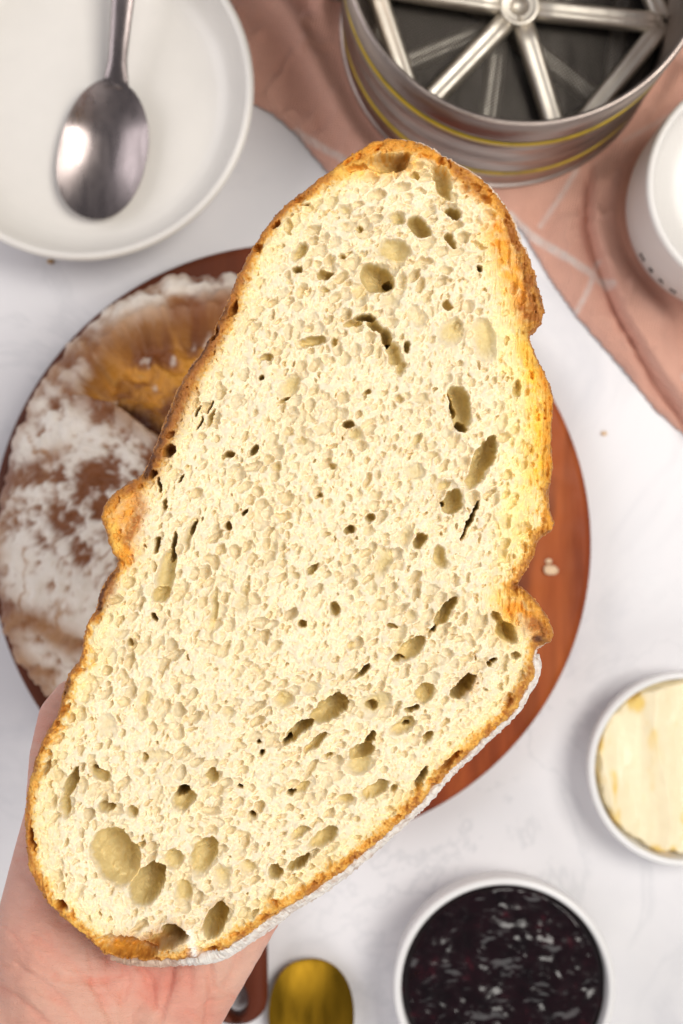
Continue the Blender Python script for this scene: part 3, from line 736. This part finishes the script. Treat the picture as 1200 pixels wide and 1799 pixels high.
    co = co+nn*off[:, None]; m2.vertices.foreach_set('co', co.astype(np.float32).ravel())
    pk = np.exp(-(path_dist(U, V, [(230, 1715), (300, 1735), (330, 1770)])/48)**2)*.8+np.exp(-(path_dist(U, V, [(490, 1610), (520, 1560)])/30)**2)*.6+np.clip(red, 0, 1)*.8
    pk = np.clip(pk+.3*vnoise(U, V, 40, 505), 0, 1)[:, None]
    c = np.ones((N, 4)); c[:, :3] = np.array([1., 1., 1.])*(1-pk)+np.array([1.0, .70, .68])*pk
    ca = m2.color_attributes.new('tone', 'FLOAT_COLOR', 'POINT'); ca.data.foreach_set('color', c.astype(np.float32).ravel())
    m2.name = 'hand'
    for m_ in list(m2.materials): m2.materials.clear()
    h = link('hand', m2, M['skin'])
    tag(h, 'bare open left hand, palm up, carrying the big slice of bread from behind', 'hand')
make_hand()

# ------------------------------------------------------------------ plate and steel spoon
PC = at(143, 155, .038); pc = (PC.x, PC.y, 0)
RP = .0873
prof = [(0, .0035), (.050, .0035), (.0515, .0005), (.054, .0005), (.056, .004), (.066, .009), (.0785, .021), (.0845, .033)] + arc(RP-.0022, .0365, .0022, 0, 180, 8) + \
       [(.0828, .034), (.0805, .029), (.0775, .0235), (.0735, .0195), (.069, .0172), (.062, .0160), (.03, .0158), (0, .0158)]
plate = lathe('plate', bez(prof, 3), pc, M['plate'], None, 160, False, .001)
tag(plate, 'cream white shallow bowl plate with a steel spoon resting in it', 'plate')
def make_spoon(name, mat, label, tip, neck, end, hw, z0, dep, group=None, hz=.012, hwid=(.0048, .0062, .0072), flip=1):
    """concave-up spoon: bowl from tip to neck, handle on to end; plan points are world xy"""
    root = empty(name, (neck[0], neck[1], z0)); tag(root, label, 'spoon')
    tip, neck, end = Vector(tip), Vector(neck), Vector(end)
    ax = (neck-tip); L = ax.length; ax.normalize(); px_ = Vector((-ax.y, ax.x))
    NU, NV = 44, 40; bm = bmesh.new(); G = []
    def wid(t):  # t from tip 0 to neck 1
        return max(hw*max(1-abs(2*t**.94-1)**2.25, 0)**.5, hwid[0]*1.2 if t > .6 else 0)
    for lay_ in (0, 1):
        for i in range(NU+1):
            t = (1-math.cos(math.pi*i/NU))/2; row = []
            for j in range(NV+1):
                s = -math.cos(math.pi*j/NV)
                wv = wid(t) if 0 < t else 0.0
                p = tip+ax*(t*L)+px_*(s*wv)
                e = math.sin(math.pi*min(t*1.02, 1))**.8*(1-s*s)
                lip = hz*ss(np.array(t), .6, 1.15)*.5
                z = z0+dep*1.08-dep*e+float(lip)-(.0011 if lay_ else 0)
                row.append(bm.verts.new((p.x, p.y, z)))
            G.append(row)
    n = NU+1
    for i in range(NU):
        for j in range(NV):
            bm.faces.new((G[i][j], G[i+1][j], G[i+1][j+1], G[i][j+1])); bm.faces.new((G[n+i][j], G[n+i][j+1], G[n+i+1][j+1], G[n+i+1][j]))
    for i in range(NU):
        for j in (0, NV): bm.faces.new((G[i][j], G[n+i][j], G[n+i+1][j], G[i+1][j]))
    from_bm('bowl', bm, mat, root)
    # handle
    bm = bmesh.new(); ha = (end-neck); HL = ha.length; ha.normalize(); hp = Vector((-ha.y, ha.x)); rings = []
    for i in range(31):
        t = i/30; c = neck+ha*(HL*t)-ha*.004*(1-t)
        wv = np.interp(t, [0, .12, .5, 1], [hwid[0]*1.5, hwid[0], hwid[1], hwid[2]]); th = np.interp(t, [0, .15, 1], [.0012, .0022, .0013])
        zc = z0+dep*1.05+hz*(.25+.75*math.sin(min(t*1.6, 1)*math.pi/2)); ring = []
        for k in range(20):
            a = 2*math.pi*k/20; cx_ = math.cos(a); q = c+hp*(wv*cx_)
            zz = zc+th*math.sin(a)*(1.0 if math.sin(a) < 0 else 1.0)-.0009*(1-abs(cx_))*(t > .1)*math.copysign(1, math.sin(a))*.4
            ring.append(bm.verts.new((q.x, q.y, zz)))
        rings.append(ring)
    for A, B in zip(rings, rings[1:]):
        for k in range(20): bm.faces.new((A[k], A[(k+1) % 20], B[(k+1) % 20], B[k]))
    bm.faces.new(rings[0]); bm.faces.new(rings[-1])
    from_bm('handle', bm, mat, root)
    return root
a0 = at(163, 391, .012); a1 = at(208, 150, .020); a2 = at(238, -270, .055)
make_spoon('spoon', M['steel'], 'worn steel spoon lying in the cream plate', (a0.x, a0.y), (a1.x, a1.y), (a2.x, a2.y), .0229, .0164, .0065, hz=.016)
b0 = at(548, 1682, .006); b1 = at(546, 1900, .008); b2 = at(540, 2300, .01)
make_spoon('brass_spoon', M['brass'], 'golden brass spoon lying on the marble between the board handle and the jam bowl', (b0.x, b0.y), (b1.x, b1.y), (b2.x, b2.y), .0226, .0012, .0065, hz=.006)

# ------------------------------------------------------------------ linen cloth
def make_cloth():
    st = 3.0
    xs = np.arange(300, 1560, st); ys = np.arange(-420, 1000, st); U, V = np.meshgrid(xs, ys)
    U = U+vnoise(U, V, 30, 600)*.6
    edge = [(330, -420), (385, -100), (405, 20), (416, 110), (440, 185), (480, 205), (520, 240), (552, 280), (585, 318), (680, 350), (800, 350), (900, 395), (917, 411), (964, 492), (1011, 558), (1094, 653), (1150, 722), (1200, 767), (1330, 860), (1540, 990), (1560, 990), (1560, -420)]
    mask = inside_poly(U, V, edge)
    z = .0022+.0010*(1+fbm(U, V, 120, 610, 3))
    def fold(pts, wd, h, skew=0):
        return h*np.exp(-(path_dist(U, V, bez(pts, 5))/wd)**2)
    away = 1-np.exp(-(np.maximum(np.hypot(U-879, V-45)-285, 0)/30)**2)*.95           # flat under the sifter
    away = np.where(np.hypot(U-879, V-45) < 285, .05, away)
    cup = np.maximum(np.hypot(U-1271, V-373)-186, 0); away = away*(1-.95*np.exp(-(cup/24)**2))
    f = fold([(1075, 300), (1068, 400), (1100, 500), (1150, 610), (1230, 720)], 26, .004)+fold([(1190, 130), (1120, 260), (1090, 330), (1110, 450), (1150, 560)], 24, .009)
    f = f+fold([(1005, 330), (1000, 420), (1050, 540), (1120, 640)], 30, .0045)
    f = f+fold([(440, -60), (520, 60), (580, 160), (640, 260)], 32, .013)+fold([(430, 100), (470, 170), (540, 250), (600, 300)], 26, .0035)+fold([(560, -80), (575, 20), (600, 70)], 22, .013)
    f = f+fold([(700, -300), (860, -340), (1000, -300)], 40, .012)+fold([(1300, 560), (1400, 680), (1500, 800)], 34, .010)
    cr = fold([(1033, 310), (1028, 400), (1058, 490), (1085, 560), (1130, 640), (1205, 745)], 8, .005)+fold([(590, 90), (560, 95), (545, 60)], 10, .003)
    xl = np.interp(V, [250, 310, 400, 490, 560, 640, 745, 860], [1040, 1033, 1028, 1056, 1085, 1132, 1205, 1300]); dx = (U-xl)*.85
    f = f+.0125*ss(dx, -2, 7)*np.exp(-(np.maximum(dx, 0)/52)**2)*ss(V, 250, 330)
    z = z+(f)*away-cr*away
    z = z+(.0011*fbm(U, V, 44, 620, 4)+.0022*(1-np.abs(fbm(U*.8+V*.3, V*.6-U*.2, 60, 630, 3))*3).clip(0, 1)**2)*away
    z = np.maximum(z, .0016)
    eg = path_dist(U, V, edge[2:-2]); z = z*(.35+.65*ss(eg, 0, 16))+.0006*np.exp(-((eg-8)/4)**2)
    S = CAMH/FPX
    lin = np.array([.93, .52, .39]); whi = np.array([.96, .86, .80])
    col = np.ones(U.shape+(3,))*lin
    stp = np.zeros(U.shape)
    for pts, wd, s in [([(895, 380), (930, 415), (1000, 462), (1066, 507)], 7.5, .9), ([(1012, 300), (985, 345), (948, 400)], 5, .6), ([(1046, 465), (1030, 510), (1008, 556)], 5.5, .7),
                       ([(520, 236), (560, 262), (610, 292), (660, 330)], 7, .7), ([(1190, 668), (1230, 700), (1300, 760)], 7, .8), ([(1095, 250), (1160, 215), (1200, 190)], 5, .35)]:
        stp = np.maximum(stp, s*(1-ss(path_dist(U, V, bez(pts, 4)), wd*.6, wd*1.25)))
    stp = stp*(.8+.25*vnoise(U, V, 8, 640))
    col = col*(1-stp[..., None])+whi*stp[..., None]
    o = grid_mesh('linen_cloth', (U-600)*S, (899.5-V)*S, z, mask, M['cloth'], None, col)
    o.data.flip_normals()
    m = o.modifiers.new('thickness', 'SOLIDIFY'); m.thickness = .0009; m.offset = -1
    tag(o, 'rumpled terracotta pink linen cloth with thin white stripes, under the sifter and the cup', 'cloth')
make_cloth()

# ------------------------------------------------------------------ flour sifter
def make_sifter():
    c = at(930, -110, .123); c = (c.x, c.y, .0032); Rs = .0838
    root = empty('flour_sifter', c); tag(root, 'round tin flour sifter with yellow stripes and spokes, standing on the pink cloth', 'sifter')
    H = .120
    outer = [(Rs-.001, .0)] + arc(Rs, .0015, .0015, -90, 90, 5) + [(Rs-.0006, .0035), (Rs-.0008, .016)]
    def bead(z, d=.0011): return [(Rs-.0008, z-.003), (Rs-.0008+d, z-.0008), (Rs-.0008+d, z+.0008), (Rs-.0008, z+.003)]
    p = outer+bead(.0215)+bead(.034)+bead(.053)+bead(.0755)+bead(.092)+[(Rs-.0008, H-.004)]
    inner = [(Rs-.0016, H-.004)]+[(Rs-.0016, z) for z in (.10, .08, .06, .04, .02, .003)]+[(Rs-.0016, 0)]
    lathe('can_wall', p+inner, c, M['tin'], root, 200, True)
    lathe('rolled_rim', [(Rs-.0010+.0016*math.cos(a), H-.003+.0016*math.sin(a)) for a in np.linspace(0, 2*math.pi, 12, endpoint=False)], c, M['tin'], root, 200, True)
    for z in (.0265, .0835):
        lathe('yellow_stripe', [(Rs-.0005, z-.0028), (Rs+.0001, z-.0026), (Rs+.0001, z+.0026), (Rs-.0005, z+.0028)], c, M['yellow'], root, 200, True)
    lathe('base_plate', [(0, .001), (Rs-.0018, .001), (Rs-.0018, .002), (0, .002)], c, M['dark_tin'], root, 96)
    ha = R(168); bm = bmesh.new(); rings = []  # side handle out of view, added for the shadow it throws on the cloth
    for t in np.linspace(0, 1, 25):
        zz = .104-.078*t; ro = Rs+.042*math.sin(math.pi*t)**.55
        p_ = Vector((c[0]+ro*math.cos(ha), c[1]+ro*math.sin(ha), c[2]+zz)); s_ = Vector((-math.sin(ha), math.cos(ha), 0)); o_ = Vector((math.cos(ha), math.sin(ha), 0))*.0007+Vector((0, 0, .0007*(1-2*t)))
        rings.append([bm.verts.new(p_+s_*.013-o_), bm.verts.new(p_-s_*.013-o_), bm.verts.new(p_-s_*.013+o_), bm.verts.new(p_+s_*.013+o_)])
    for A, B in zip(rings, rings[1:]):
        for k in range(4): bm.faces.new((A[k], A[(k+1) % 4], B[(k+1) % 4], B[k]))
    bm.faces.new(rings[0]); bm.faces.new(rings[-1]); from_bm('handle', bm, M['tin'], root, False)
    # woven screen
    zc = .0165; bm = bmesh.new(); rr = Rs-.003; pitch = .00150; wd = .00024; n = int(rr/pitch)
    for ax in (0, 1):
        for k in range(-n, n+1):
            o = k*pitch; h = math.sqrt(max(rr*rr-o*o, 0))
            if h < .004: continue
            zz = c[2]+zc+(.0002 if ax else -.0002); vs = []
            ca, sa = math.cos(R(31)), math.sin(R(31))
            for (s, t_) in ((-h, -wd), (h, -wd), (h, wd), (-h, wd)):
                x, y = (s, o+t_) if ax == 0 else (o+t_, s)
                for dz in (0, .00035): vs.append(bm.verts.new((c[0]+x*ca-y*sa, c[1]+x*sa+y*ca, zz+dz)))
            b = [vs[i] for i in (0, 2, 4, 6)]; t2 = [vs[i] for i in (1, 3, 5, 7)]
            bm.faces.new(t2); bm.faces.new(b[::-1])
            for i in range(4): bm.faces.new((b[i], b[(i+1) % 4], t2[(i+1) % 4], t2[i]))
    from_bm('woven_screen', bm, M['wire'], root, False)
    lathe('screen_ring', [(rr-.002, zc-.001), (Rs-.0017, zc-.001), (Rs-.0017, zc+.0012), (rr-.002, zc+.0012)], c, M['dark_tin'], root, 160, True)
    def bar(p, q, w_, th, name, parent, mat):
        """half-round pressed bar with a ridge"""
        bm = bmesh.new(); d = (q-p); L = d.length; d.normalize(); s = Vector((-d.y, d.x, 0)); rings = []
        sec = [(-1, -.5), (-1, .1), (-.8, .6), (-.45, .9), (-.2, .72), (.2, .72), (.45, .9), (.8, .6), (1, .1), (1, -.5)]
        for t in np.linspace(0, 1, 7): rings.append([bm.verts.new(p+d*(L*t)+s*(w_*x)+Vector((0, 0, th*y))) for x, y in sec])
        for A, B in zip(rings, rings[1:]):
            for k in range(len(sec)): bm.faces.new((A[k], A[(k+1) % len(sec)], B[(k+1) % len(sec)], B[k]))
        bm.faces.new(rings[0]); bm.faces.new(rings[-1])
        return from_bm(name, bm, mat, parent, True)
    def agitator(name, ctr, angs, rad, mat, hub_r):
        a_ = empty(name, ctr); a_.parent = root; a_.matrix_parent_inverse = Matrix.Translation(-root.location)
        C0 = Vector(ctr); ends = [C0+Vector((rad*math.cos(R(-g)), rad*math.sin(R(-g)), 0)) for g in angs]
        def lk(o):
            o.parent = a_; o.matrix_parent_inverse = Matrix.Translation(-Vector(ctr)); return o
        for e_ in ends: lk(bar(C0+(e_-C0)*.11, C0+(e_-C0)*.97, .0054, .0042, 'spoke', None, mat))
        for i in range(len(ends)):
            p, q = ends[i], ends[(i+1) % len(ends)]; d = (q-p).normalized()
            lk(bar(p-d*.0022, q+d*.0022, .0050, .0042, 'outer_bar', None, mat))
        lk(lathe('hub', [(0, .0008), (.0035, .0008), (.0042, .0030), (.0060, .0036), (.0080, .0030), (hub_r*.9, .0044), (hub_r, .0030), (hub_r, -.002), (0, -.002)], ctr, mat, None, 48))
        bm = bmesh.new(); bmesh.ops.create_uvsphere(bm, u_segments=16, v_segments=10, radius=.0013, matrix=Matrix.Translation((ctr[0]+.0004, ctr[1]-.0062, ctr[2]+.0036)))
        lk(from_bm('rivet', bm, mat, None))
    hub = at(911, 14, .030)
    agitator('upper_agitator', (hub.x, hub.y, .030), (6, 73, 134, 189, 247, 307), .0750, M['alloy'], .0105)
    agitator('lower_agitator', (c[0], c[1], .009), (38, 98, 158, 218, 278, 338), .0720, M['alloy'], .0105)
make_sifter()

# ------------------------------------------------------------------ cup with a printed word
def make_cup():
    c = at(1337, 322, .073); c = (c.x, c.y, .0032); Rc = .0553; H = .070
    root = empty('ceramic_cup', c); tag(root, 'white ceramic cup with small black print on its side, standing on the pink cloth', 'cup')
    prof = [(0, .003), (.040, .003), (.041, 0), (.044, 0), (.0505, .004), (.0535, .010), (.0548, .020), (Rc, .040), (Rc, H-.004)] + arc(Rc-.0022, H-.0022, .0022, 0, 180, 7) + [(Rc-.0045, H-.006), (Rc-.0052, H-.011), (Rc-.010, H-.016), (.035, H-.0175), (0, H-.0175)]
    lathe('cup_body', prof, c, M['cup'], root, 160)
    for k, ch in enumerate('MERCI'):
        cu = bpy.data.curves.new('letter', 'FONT'); cu.body = ch; cu.size = .0060; cu.extrude = .00012; cu.align_x = 'CENTER'; cu.offset = .00022
        o = bpy.data.objects.new('tmp_letter', cu); COL.objects.link(o)
        dg = bpy.context.evaluated_depsgraph_get(); me = bpy.data.meshes.new_from_object(o.evaluated_get(dg)); bpy.data.objects.remove(o)
        a = R(210+k*8.2); rr = Rc-.0002
        rot = Matrix(((-math.sin(a), 0, math.cos(a)), (math.cos(a), 0, math.sin(a)), (0, 1, 0)))
        M4 = Matrix.Translation((c[0]+rr*math.cos(a), c[1]+rr*math.sin(a), c[2]+.022)) @ rot.to_4x4()
        me.transform(M4); link('printed_letter', me, M['ink'], root, False)
make_cup()

# ------------------------------------------------------------------ small bowls
def polar(name, c, rad, hfun, mat, colfun=None, nr=110, na=260, parent=None):
    r = np.linspace(0.002, 1, nr)[:, None]; a = np.linspace(0, 2*np.pi, na, endpoint=False)[None, :]
    x = rad*r*np.cos(a); y = rad*r*np.sin(a); z = hfun(x, y, r*np.ones_like(a))
    V = np.stack([c[0]+x, c[1]+y, c[2]+z], -1).reshape(-1, 3)
    i = np.arange(nr-1)[:, None]*na; j = np.arange(na)[None, :]; j2 = (j+1) % na
    q = np.stack([i+j, i+na+j, i+na+j2, i+j2], -1).reshape(-1, 4)
    cc = None if colfun is None else colfun(x, y, r*np.ones_like(a)).reshape(-1, 3)
    return sheet(name, V, q, mat, parent, cc)
def bowl(name, c, Ro, H, label, rimw, floor):
    prof = [(0, .0025), (Ro*.60, .0025), (Ro*.62, .0003), (Ro*.68, .0003), (Ro*.90, .006), (Ro*.985, H*.55), (Ro, H-.003)] + arc(Ro-rimw/2, H-rimw/2, rimw/2, 0, 180, 8) + [(Ro-rimw, H-.004), (Ro-rimw*1.15, H*.55), (Ro*.82, floor+.002), (Ro*.6, floor), (0, floor)]
    o = lathe(name, prof, c, M['white_ceramic'], None, 160, False, .0012); tag(o, label, 'bowl'); return o
jc = at(887, 1738, .038); jc = (jc.x, jc.y, 0)
bowl('jam_bowl', jc, .0567, .038, 'small white bowl filled with dark berry jam', .0042, .006)
def jh(x, y, r):
    a = fbm(x, y, .0135, 700, 2); b = fbm(x, y, .0045, 710, 3); rd = 1-np.abs(fbm(x*1.0, y*1.4, .012, 720, 3))*2.4
    return .0315+.0016*a+.0001*b+.0005*np.clip(rd, -1, 1)-.003*ss(r, .93, 1.0)
o = polar('berry_jam', jc, .0522, jh, M['jam']); tag(o, 'glossy lumpy dark purple berry jam filling the white bowl', 'jam')
dc = at(1205, 1352, .025); dc = (dc.x, dc.y, 0)
bowl('butter_dish', dc, .0506, .025, 'small white dish holding soft pale yellow butter', .0040, .006)
def bh(x, y, r):
    sw = 1-np.abs(np.sin((x+.004*np.sin(y*60))*105+1.2)); sw = sw*.0042
    return .0195+.0022*fbm(x*1.0, y*.35, .012, 740, 3)+.0004*fbm(x, y, .006, 750, 3)+sw-.010*ss(r+.06*fbm(x, y, .008, 760, 3), .94, 1.02)
def bc(x, y, r):
    base = np.array([.95, .84, .58]); yl = np.array([.90, .62, .14])
    f = ss(fbm(x, y*.5, .010, 780, 3), .15, .50)*.85*ss(r, .2, .75)
    return base*(1-f[..., None])+yl*f[..., None]
o = polar('butter', dc, .0462, bh, M['butter'], bc); tag(o, 'soft pale yellow butter with knife marks in the small white dish', 'butter')

# ------------------------------------------------------------------ bread crumbs
def crumb_bit(u, v, z, r, label, seed, col=(.78, .56, .36)):
    p = at(u, v, z+r*.5); bm = bmesh.new(); bmesh.ops.create_icosphere(bm, subdivisions=3, radius=r)
    lay = bm.verts.layers.float_color.new('tone')
    for v_ in bm.verts:
        k = 1+.45*mnoise.noise(v_.co*260+Vector((seed, 0, 0))); v_.co = Vector((v_.co.x*k*1.35, v_.co.y*k, v_.co.z*k*.62)); v_[lay] = (*col, 1)
    zmin = min(v_.co.z for v_ in bm.verts)
    for v_ in bm.verts: v_.co += Vector((p.x, p.y, z-zmin))
    o = from_bm('bread_crumb', bm, M['crust']); tag(o, label, 'crumb'); return o
crumb_bit(967, 1000, BT, .0026, 'largest pale bread crumb, lying on the right side of the wooden board', 3)
crumb_bit(964, 985, BT, .0013, 'tiny pale crumb just above the larger crumb on the wooden board', 9)
crumb_bit(1061, 762, 0, .0012, 'tiny tan crumb on the bare marble right of the board', 14)
crumb_bit(88, 459, 0, .0013, 'tiny brown crumb on the marble below the plate', 21, (.5, .32, .16))
